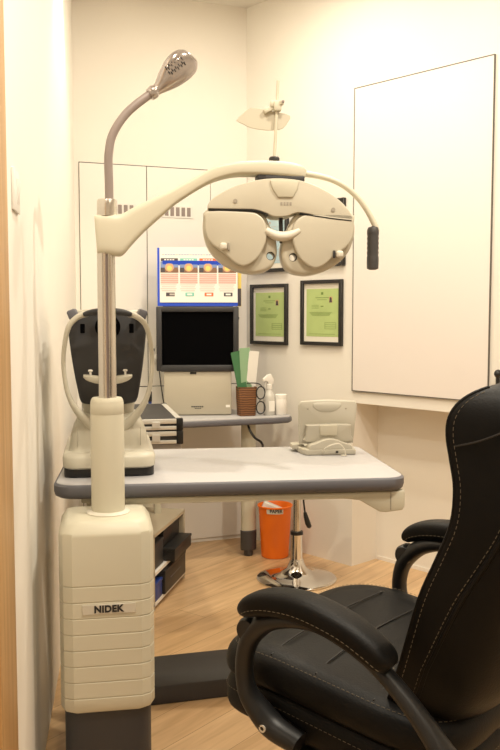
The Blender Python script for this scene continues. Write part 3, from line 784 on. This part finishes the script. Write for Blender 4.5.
# chart leaning on top of the monitor
PC = thing('chart_card', 'white vision chart leaflet with four coloured columns and blue backing on monitor', 'chart', (-.250, 4.172, 1.2268), R(5))
PW, PHh = .380, .282
tilt = Matrix.Rotation(R(-5), 4, 'X')
bm = bmesh.new(); rbox(bm, (-.002, .004, PHh/2+.002), (PW+.008, .004, PHh), .0005, 1); bk = obj('backing', bm, 'blue', PC, rot=(R(-5), 0, 0))
bm = bmesh.new(); rbox(bm, (.003, 0, PHh/2+.012), (PW-.004, .003, PHh-.014), .0005, 1); sheet = obj('sheet', bm, 'paper', bk)
bm = bmesh.new(); rbox(bm, (0, .028, .11), (PW*.9, .003, .222), .0005, 1, rot=Matrix.Rotation(R(7), 4, 'X')); obj('easel_flap', bm, 'blue', PC)
bm = bmesh.new(); mats = ['ink', 'teal', 'oran', 'brown', 'sky', 'pink', 'yel', 'lgrey', 'skin', 'paper']
y = -.0021
def q_(x, z, w, h, mi, dy=0): rbox(bm, (x, y-dy, z), (w, .0008, h), 0, mi=mi)
for k in range(24): q_(-PW/2+.022+k*.0132, .250, .009, .0035, 4 if k % 5 else 7)
cw_ = .0885
for c in range(4):
    cx = -PW/2+.052+c*.0930
    q_(cx, .2255, cw_-.006, .014, [0, 1, 2, 3][c])
    for k in range(4): q_(cx-.02+k*.013, .2255, .009, .005, 9, .0006)
    q_(cx, .190, cw_-.002, .054, 4)
    q_(cx, .172, cw_-.002, .018, 3, .0004); q_(cx, .203, .03, .014, 9, .0005)
    t = bmesh.new(); lathe(t, [(0, 0), (.021, 0), (.021, .0008), (0, .0008)], 20); merge(bm, t, 8, Matrix.Translation((cx, y-.0006, .188)) @ Matrix.Rotation(R(90), 4, 'X'))
    t = bmesh.new(); lathe(t, [(0, 0), (.012, 0), (.012, .0008), (0, .0008)], 16); merge(bm, t, 6, Matrix.Translation((cx, y-.0012, .184)) @ Matrix.Rotation(R(90), 4, 'X'))
    q_(cx-.032, .176, .02, .022, 0, .001); q_(cx+.032, .178, .018, .020, 3, .001)
    for k in range(5): q_(cx, .154-k*.0098, cw_-.004, .0076, 5)
    for k in range(4): q_(cx-.004, .104-k*.0095, (cw_-.012)*(1-.12*(k % 2)), .0028, 7)
    q_(cx+.004, .058, .042, .018, [0, 1, 2, 0][c])
    q_(cx+.004+(.008 if c == 0 else 0), .058, .024, .008, 9 if c != 0 else 7, .0006)
obj('print', bm, mats, sheet, smooth=False)
# yellow/black cards standing behind it at the right
YC = thing('card_strip', 'narrow yellow and black card strip behind the right edge of the chart', 'card', (-.0555, 4.215, 1.2268), R(0))
bm = bmesh.new(); rbox(bm, (0, 0, .10), (.026, .004, .20), .0005, 1); sp_ = obj('strip', bm, 'yel', YC)
bm = bmesh.new(); rbox(bm, (.002, -.0026, .045), (.020, .001, .085), 0); obj('dark_block', bm, 'ink', sp_)

# ------------------------------------------------------------------ wicker holder with folders
WK = thing('pencil_holder', 'brown woven holder full of green folders on the side table', 'holder', (-.018, 4.150, .7002), R(14))
def sq(w, d, z, r=.012, lx=0): return [(x+lx, y, z) for x, y in rrect(w, d, r, 4, 0, 0)]
bm = bmesh.new()
loft(bm, [sq(.076, .072, .0), sq(.080, .076, .004), sq(.088, .082, .08), sq(.090, .084, .135), sq(.090, .084, .140), sq(.084, .078, .140), sq(.082, .076, .08), sq(.074, .070, .008)])
obj('basket', bm, 'wick', WK)
def folder(label, m, loc, rot, w, h, th):
    f_ = thing('folder', label, 'folder', loc, 0)
    f_.rotation_euler = rot
    bm = bmesh.new(); rbox(bm, (0, -.0016, h/2), (w, .0014, h), .0004, 1); rbox(bm, (0, .0016, h*.49), (w, .0014, h*.98), .0004, 1)
    obj('cover', bm, m, f_)
    bm = bmesh.new(); rbox(bm, (.002, 0, h*.49), (w-.008, .0014, h*.95), 0); obj('sheets', bm, 'paper', f_)
folder('dark green folder standing in front in the brown holder', 'green', (-.014, 4.140, .716), (R(-3), R(-11), R(30)), .050, .30, .004)
folder('pale green folder standing behind the dark one in the holder', 'green_l', (-.012, 4.150, .713), (R(0), R(-3), R(30)), .058, .315, .004)
folder('white folder leaning right at the back of the holder', 'paper', (-.010, 4.160, .713), (R(3), R(5), R(28)), .052, .300, .004)

# spectacles hooked on the rim
SP = thing('spectacles', 'black rimmed spectacles leaning upright against the brown holder', 'spectacles', (.046, 4.118, .7004), R(20))
for k, zc in enumerate((.040, .112)):
    bm = bmesh.new(); tube(bm, [(.006+.022*math.cos(2*PI*i/28), 0, zc+.030*math.sin(2*PI*i/28)) for i in range(28)], .0030, 8, up=(0, 1, 0), ring=True); obj('rim', bm, 'black', SP)
bm = bmesh.new(); tube(bm, cr([(.004, 0, .068), (.0, -.004, .076), (.004, 0, .084)], 4), .0026, 8); obj('bridge', bm, 'black', SP)
bm = bmesh.new(); tube(bm, cr([(.012, 0, .139), (.004, .004, .152), (-.016, .020, .158), (-.05, .05, .156)], 4), .0026, 8); obj('temple', bm, 'black', SP)

# spray bottle and white bottle
SB = thing('spray_bottle', 'clear spray bottle with white trigger head on the side table', 'bottle', (.094, 4.165, .7002), R(20))
bm = bmesh.new(); lathe(bm, [(0, 0), (.026, 0), (.029, .004), (.029, .085), (.026, .10), (.014, .118), (.012, .130), (0, .130)], 28); bo_ = obj('bottle', bm, 'clear', SB)
bm = bmesh.new(); rbox(bm, (.002, -.0282, .045), (.030, .003, .05), .0008, 1); obj('bottle_label', bm, 'paper', bo_)
bm = bmesh.new(); lathe(bm, [(0, .126), (.0145, .126), (.0145, .148), (.010, .152), (0, .152)], 20)
prism(bm, [(.018, .148), (.020, .172), (.006, .200), (-.012, .196), (-.034, .176), (-.034, .164), (-.012, .164), (-.008, .150)], -.011, .011, .004, 2); obj('spray_head', bm, 'white', SB)
bm = bmesh.new(); tube(bm, cr([(-.014, 0, .166), (-.024, 0, .150), (-.022, 0, .132)], 4), .0042, 8, ell=(1.3, .8)); obj('trigger', bm, 'white', SB)
WT = thing('white_jar', 'plain white cylindrical jar at the right end of side table', 'jar', (.150, 4.170, .7002), 0)
bm = bmesh.new(); lathe(bm, [(0, 0), (.026, 0), (.028, .003), (.028, .078), (.026, .081), (0, .081)], 28); obj('body', bm, 'white', WT)
bm = bmesh.new(); lathe(bm, [(0, .080), (.0285, .080), (.0285, .098), (.026, .101), (0, .101)], 28); obj('lid', bm, 'paper', WT)

# ------------------------------------------------------------------ cables behind, marker, plug
bm = bmesh.new(); tube(bm, cr([(-.01, 4.10, .664), (.0, 4.075, .635), (.025, 4.07, .600), (.055, 4.085, .575), (.06, 4.15, .52), (.03, 4.27, .32), (.0, 4.30, .03), (-.04, 4.31, .006)], 6), .006, 8)
tag(obj('power_cable', bm, 'black'), 'thick black cable hanging below the side table beside its leg', 'cable')
SO = thing('wall_socket', 'small white wall socket with plug beside the left of the monitor', 'socket', on_back(.495, .945, .009), BA)
obj('plate', B((0, -.004, .03), (.06, .008, .06), .002), 'white', SO)
bm = bmesh.new(); rbox(bm, (.004, -.018, .03), (.024, .024, .024), .004); obj('plug', bm, 'white', SO)
bm = bmesh.new(); tube(bm, cr([(.004, -.026, .02), (.006, -.034, -.02), (.014, -.034, -.10), (.026, -.034, -.18), (.036, -.04, -.239)], 5), .0028, 8); obj('plug_cable', bm, 'dgrey', SO)
bm = bmesh.new(); rbox(bm, (-.018, -.010, .066), (.014, .016, .014), .002); obj('adapter', bm, 'black', SO)
MK = thing('marker_pen', 'short blue pen standing behind the silver cases left of the monitor', 'pen', (-.458, 3.925, .7005), 0)
bm = bmesh.new(); lathe(bm, [(0, 0), (.007, 0), (.0075, .003), (.0075, .095), (0, .095)], 16); obj('barrel', bm, 'navy', MK)
bm = bmesh.new(); lathe(bm, [(.0075, .090), (.0085, .091), (.0085, .135), (.006, .138), (0, .138)], 16); obj('cap', bm, 'black', MK)

# ------------------------------------------------------------------ orange bin
BI = thing('waste_bin', 'bright orange waste bin with a paper label on the floor', 'bin', (.123, 4.17, 0), 0)
br0, br1, bh = .067, .083, .258
bm = bmesh.new(); lathe(bm, [(0, .0), (br0-.004, 0), (br0, .004), (br1-.002, bh-.012), (br1+.003, bh-.008), (br1+.004, bh-.002), (br1, bh), (br1-.004, bh-.006), (br0-.004, .006), (0, .006)], 48); obj('bucket', bm, 'orange', BI)
def bend(bm, r):
    for v in bm.verts:
        a = v.co.x/r; rr = r-v.co.y-.0
        slope = (br1-br0)/bh
        rr = (br0+slope*v.co.z)-v.co.y
        v.co = Vector((rr*math.sin(a), -rr*math.cos(a), v.co.z))
bm = bmesh.new()
for k in range(20):
    x0 = -.048+k*.0045
    rbox(bm, (x0+.00225, -.0012, .240), (.0045, .001, .028), 0)
bmesh.ops.remove_doubles(bm, verts=bm.verts, dist=1e-5); bend(bm, .09)
lb = obj('bin_label', bm, 'mount', BI)
bm = text_bm('PAPER', .024, .0004, 1.0, .0006); bmesh.ops.translate(bm, vec=(.003, -.0024, .240), verts=bm.verts); bend(bm, .09); obj('lettering', bm, 'steel_text', lb, smooth=False)
bm = bmesh.new(); rbox(bm, (-.02, .01, .22), (.10, .06, .07), .004, 2, rot=Matrix.Rotation(R(24), 4, 'Y')); obj('paper_wad', bm, 'paper', BI)

# ------------------------------------------------------------------ stool
SL = thing('bar_stool', 'chrome pedestal stool with round trumpet base under the table', 'stool', (.210, 3.80, 0), R(10))
bm = bmesh.new(); lathe(bm, [(0, 0), (.176, 0), (.180, .003), (.180, .007), (.172, .012), (.12, .020), (.075, .032), (.045, .052), (.033, .078), (.031, .090), (0, .090)], 64); obj('base', bm, 'chrome', SL)
bm = bmesh.new(); lathe(bm, [(.029, .085), (.026, .10), (.0255, .205), (.028, .208), (.028, .217), (.02, .22), (0, .22)], 32); obj('column', bm, 'chrome', SL)
bm = bmesh.new(); lathe(bm, [(.0285, .205), (.0285, .219), (.018, .221)], 24); obj('collar', bm, 'black', SL)
bm = bmesh.new(); lathe(bm, [(.018, .215), (.018, .43)], 24); obj('gas_lift', bm, 'pole', SL)
bm = bmesh.new(); rbox(bm, (0, 0, .425), (.16, .16, .024), .004); obj('seat_plate', bm, 'black', SL)
bm = bmesh.new(); lathe(bm, [(0, 0), (.15, 0), (.165, .012), (.168, .03), (.160, .05), (.12, .062), (0, .066)], 40, c=(0, 0, .436)); obj('seat', bm, 'leather', SL)
bm = bmesh.new(); lv = cr([(.01, -.03, .42), (.012, -.06, .40), (.014, -.075, .36), (.018, -.080, .318)], 5); tube(bm, lv, .004, 8); lv_ = obj('lever', bm, 'black', SL)
bm = bmesh.new(); tube(bm, [(.0175, -.080, .322), (.021, -.081, .305), (.030, -.083, .275), (.037, -.084, .258), (.038, -.084, .252)], [.007, .010, .0125, .011, .004], 12); obj('lever_grip', bm, 'black', lv_)

# ------------------------------------------------------------------ office chair
F = Vector((-.795, .607, 0)).normalized()
OC = thing('office_chair', 'black leather executive office chair with padded arms facing the table', 'chair', (.336, 1.669, 0), math.atan2(F.y, F.x))
# local +x = forwards, +y = the side near the viewer (chair's left)
def super_sec(w, d, e, n=40, cx=0, cy=0):
    out = []
    for k in range(n):
        a = 2*PI*k/n; c, s_ = math.cos(a), math.sin(a)
        out.append((cx+math.copysign(abs(c)**e, c)*w/2, cy+math.copysign(abs(s_)**e, s_)*d/2))
    return out
SX = .072; TLT = .13
def seat_layer(spec):
    secs = []
    for (w, d, z) in spec:
        row = []
        for x, y in super_sec(w, d, .40, 56, SX, 0):
            dome = 0
            row.append((x, y, z-.05*max(0, (x-SX)/.25-.35)**1.6+TLT*(x-.09)))
        secs.append(row)
    return secs
bm = bmesh.new(); loft(bm, seat_layer(cr([(.40, .40, .545), (.47, .47, .544), (.515, .520, .532), (.530, .536, .510), (.525, .532, .488), (.505, .51, .475)], 3)[:])); 
seat = obj('seat', bm, 'leather', OC, angle=60)
bm = bmesh.new(); loft(bm, seat_layer(cr([(.49, .49, .480), (.520, .522, .470), (.530, .534, .445), (.522, .528, .415), (.49, .49, .400)], 3))); sb_ = obj('seat_cushion', bm, 'leather', OC, angle=60)
def stitch(name, path, parent, dash=.006, gap=.004, r=.00052, m='thread'):
    P = [Vector(p) for p in path]; bm = bmesh.new()
    # dashes along the polyline
    pos = 0; seglist = []
    on = True; left = dash; cur = [P[0].copy()]
    for a, b in zip(P, P[1:]):
        d = b-a; l = d.length
        if l < 1e-6: continue
        t = 0
        while l-t > left:
            t += left; pt = a+d*(t/l)
            if on: cur.append(pt.copy()); seglist.append(cur)
            on = not on; cur = [pt.copy()]; left = dash if on else gap
        left -= (l-t)
        if on: cur.append(b.copy())
    for s_ in seglist:
        if len(s_) >= 2 and (s_[0]-s_[-1]).length > 1e-4: tube(bm, s_, r, 5)
    return obj(name, bm, m, parent)
def seat_edge(w, d, z, lift=.0): return [(x, y, z+lift-.05*max(0, (x-SX)/.25-.35)**1.6+TLT*(x-.09)) for x, y in super_sec(w, d, .40, 120, SX, 0)]
stitch('stitching', seat_edge(.500, .505, .5400), seat)
stitch('stitching', seat_edge(.531, .535, .4560), sb_)
# cross seams on the seat
bm = bmesh.new()
for q in (-.035, .085, .185):
    pz = [(q+.018*math.cos(t*PI/2), t*.245, TLT*(q-.09)+.5455-.05*max(0, (q-SX)/.25-.35)**1.6-(.004 if abs(t) > .85 else 0)) for t in [k/10 for k in range(-10, 11)]]
    tube(bm, pz, .0016, 6)
obj('seam', bm, 'black', seat)
# backrest: sections over the height; front edge x, depth, half width, wing
bk = [(.470, -.015, .13, .200, .030), (.532, -.051, .155, .228, .040), (.601, -.078, .165, .243, .050), (.722, -.114, .17, .250, .055), (.796, -.148, .165, .250, .055), (.858, -.172, .155, .250, .050), (.915, -.176, .15, .247, .046), (.960, -.168, .15, .245, .046), (1.000, -.160, .15, .243, .046), (1.030, -.161, .15, .238, .042), (1.055, -.174, .14, .226, .036), (1.074, -.200, .12, .205, .025), (1.090, -.240, .075, .16, .01), (1.096, -.262, .03, .10, .0)]
def back_sec(z, xf, t, w, g):
    p = [(xf-g, 0), (xf-g*.95, w*.35), (xf-g*.55, w*.62), (xf-.004, w*.84), (xf, w*.93), (xf-.010, w*.995), (xf-.030, w*1.0), (xf-t*.45, w*.985), (xf-t*.72, w*.95), (xf-t*.90, w*.80), (xf-t*1.04, w*.5), (xf-t*1.10, 0)]
    q = p+[(x, -y) for x, y in p[-2:0:-1]]
    return [(x, y, z) for x, y in cr(q, 4, True)]
bk = [(z, xf+(.006 if .75 < z < 1.08 else .003), t+.01, w, g) for z, xf, t, w, g in bk]
BK = cr(bk, 4)
bm = bmesh.new(); loft(bm, [back_sec(*b) for b in BK]); back = obj('backrest', bm, 'leather', OC, angle=70)
for q in (1, -1):
    stitch('stitching', [(xf-.020, q*(w*1.0+.0012), z) for z, xf, t, w, g in BK if z < 1.075], back)
    bm = bmesh.new(); tube(bm, [(xf-.008, q*w*.985, z) for z, xf, t, w, g in BK if z < 1.08], .0035, 8); obj('piping', bm, 'leather', back)
    stitch('stitching', [(xf-.047-max(0, z-.6)*.16, q*(w*.985+.0025), z) for z, xf, t, w, g in BK if z < 1.07], back)
    bm = bmesh.new(); tube(bm, [(xf-.056-max(0, z-.6)*.16, q*w*.982, z) for z, xf, t, w, g in BK if z < 1.07], .0050, 8); obj('piping', bm, 'leather', back)
# wrinkle seams at the headrest
bm = bmesh.new()
for (z, dz) in ((.985, .03),):
    b0 = min(BK, key=lambda b: abs(b[0]-z))
    tube(bm, cr([(b0[1]-.02, b0[3]*1.0, z), (b0[1]-.06, b0[3]*1.0, z+.012), (b0[1]-.10, b0[3]*.975, z+.03)], 4), .0018, 6)
obj('seam', bm, 'black', back)
for q in (1, -1):
    yy = q*.318
    pth = [(.188, .653, .016), (.183, .664, .025), (.162, .677, .032), (.119, .688, .035), (.056, .690, .036), (-.020, .674, .035), (-.070, .652, .033), (-.096, .635, .028), (-.106, .626, .016)]
    pp = cr(pth, 4)
    bm = bmesh.new()
    secs = []
    for i, (x, z, r) in enumerate(pp):
        a = pp[max(i-1, 0)]; b = pp[min(i+1, len(pp)-1)]
        tx, tz = b[0]-a[0], b[1]-a[1]; l = math.hypot(tx, tz); nx, nz = tz/l, -tx/l
        if nz < 0: nx, nz = -nx, -nz
        hh = r*.66; ww = r*1.0
        s_ = []
        for k in range(28):
            an = 2*PI*k/28; c, sn = math.cos(an), math.sin(an)
            cc = math.copysign(abs(c)**.65, c)*ww; ss = math.copysign(abs(sn)**.65, sn)*hh
            s_.append((x+nx*ss, yy+cc, z+nz*ss))
        secs.append(s_)
    loft(bm, secs); pad = obj('armrest_pad', bm, 'leather', OC, angle=70)
    for e in (1, -1): stitch('stitching', [(x, yy+e*(r*1.012), z-.006) for x, z, r in pp[3:-2]], pad)
    fr = [(.090, .425, .022), (.140, .440, .025), (.168, .462, .024), (.192, .495, .020), (.202, .535, .0185), (.198, .578, .0195), (.180, .615, .022), (.140, .648, .022), (.080, .660, .016), (.022, .657, .015), (-.056, .628, .015), (-.121, .582, .016), (-.180, .522, .019), (-.215, .47, .026), (-.215, .43, .024)]
    pf = cr(fr, 4)
    yi = q*.306
    bm = bmesh.new(); tube(bm, [(x, yi-q*(.0 if .50 < z else .02*(.50-z)/.08), z) for x, z, r in pf], [r for x, z, r in pf], 16, up=(0, 1, 0), ell=(.85, 1.15)); af = obj('armrest_frame', bm, 'black', OC, angle=70)
    t = bmesh.new(); lathe(t, [(0, -.022), (.020, -.020), (.024, -.012), (.024, .012), (.020, .020), (0, .022)], 20)
    bmesh.ops.transform(t, matrix=Matrix.Translation((.185, yi, .622)) @ Matrix.Rotation(R(90), 4, 'X') , verts=t.verts); obj('arm_joint', t, 'black', af)
    t = bmesh.new(); lathe(t, [(0, 0), (.007, 0), (.007, .004), (.004, .004), (.0035, .002), (0, .002)], 14)
    bmesh.ops.transform(t, matrix=Matrix.Translation((.150, yi+q*.012, .448)) @ Matrix.Rotation(R(-90*q), 4, 'X'), verts=t.verts); obj('bolt', t, 'silver', af)
# mechanism, gas lift and star base
bm = bmesh.new(); rbox(bm, (.02, 0, .385), (.22, .54, .03), .006); obj('seat_mechanism', bm, 'black', OC)
bm = bmesh.new(); rbox(bm, (-.14, 0, .44), (.09, .10, .10), .010); obj('back_bracket', bm, 'black', OC)
bm = bmesh.new(); lathe(bm, [(.028, .09), (.028, .26), (.018, .262), (.018, .375)], 24); obj('gas_lift', bm, 'black', OC)
for k in range(5):
    a = 2*PI*k/5+.3; d = Vector((math.cos(a), math.sin(a), 0))
    bm = bmesh.new(); tube(bm, [d*.0+Vector((0, 0, .105)), d*.12+Vector((0, 0, .100)), d*.29+Vector((0, 0, .078))], [.034, .028, .018], 12); lg = obj('base_leg', bm, 'black', OC)
    t = bmesh.new(); lathe(t, [(0, -.012), (.022, -.012), (.026, -.008), (.026, .008), (.022, .012), (0, .012)], 18)
    cx = d*.29+Vector((0, 0, .0262))
    bmesh.ops.transform(t, matrix=Matrix.Translation(cx) @ Matrix.Rotation(a, 4, 'Z') @ Matrix.Rotation(R(90), 4, 'X'), verts=t.verts)
    tube(t, [d*.29+Vector((0, 0, .045)), d*.29+Vector((0, 0, .075))], .010, 10)
    obj('caster', t, 'black', lg)

# ------------------------------------------------------------------ lights
def spot(name, loc, target, power, size=110, blend=.6, rad=.04, col=(1, .80, .53)):
    l = bpy.data.lights.new(name, 'SPOT'); l.energy = power; l.spot_size = R(size); l.spot_blend = blend; l.shadow_soft_size = rad; l.color = col
    o = bpy.data.objects.new(name, l); COL.objects.link(o); o.location = loc
    d = Vector(target)-Vector(loc); o.rotation_euler = d.to_track_quat('-Z', 'Y').to_euler()
    return o
def disc(name, loc, power, size=.14, col=(1, .91, .755), target=None):
    l = bpy.data.lights.new(name, 'AREA'); l.shape = 'DISK'; l.size = size; l.energy = power; l.color = col
    o = bpy.data.objects.new(name, l); COL.objects.link(o); o.location = loc
    if target: o.rotation_euler = (Vector(target)-Vector(loc)).to_track_quat('-Z', 'Y').to_euler()
    return o
spot('downlight_or_fill', (-.62, 3.35, H-.02), (-.60, 3.35, 0), 38, 85, .6, .04, (1, .88, .62))
disc('downlight_or_fill', (.05, 3.55, H-.03), 9)  # added lamp, there to brighten the upper back wall
disc('downlight_or_fill', (.42, 2.85, H-.03), 10, .08)
disc('downlight_or_fill', (.85, 1.60, H-.03), 22, .06)
disc('downlight_or_fill', (1.3, .2, H-.03), 9)  # added fill light, right of the camera
disc('downlight_or_fill', (-.05, 1.30, H-.03), 15, .06)
disc('downlight_or_fill', (-.4, .1, H-.03), 5, .12)  # weak fill added on the camera's left
w = bpy.data.worlds.new('world'); SC.world = w; w.use_nodes = True
w.node_tree.nodes['Background'].inputs['Color'].default_value = (1, .85, .65, 1); w.node_tree.nodes['Background'].inputs['Strength'].default_value = .1

vs = SC.view_settings
vs.view_transform = 'Standard'; vs.look = 'None'; vs.exposure = 0.42; vs.gamma = 1; vs.use_curve_mapping = False
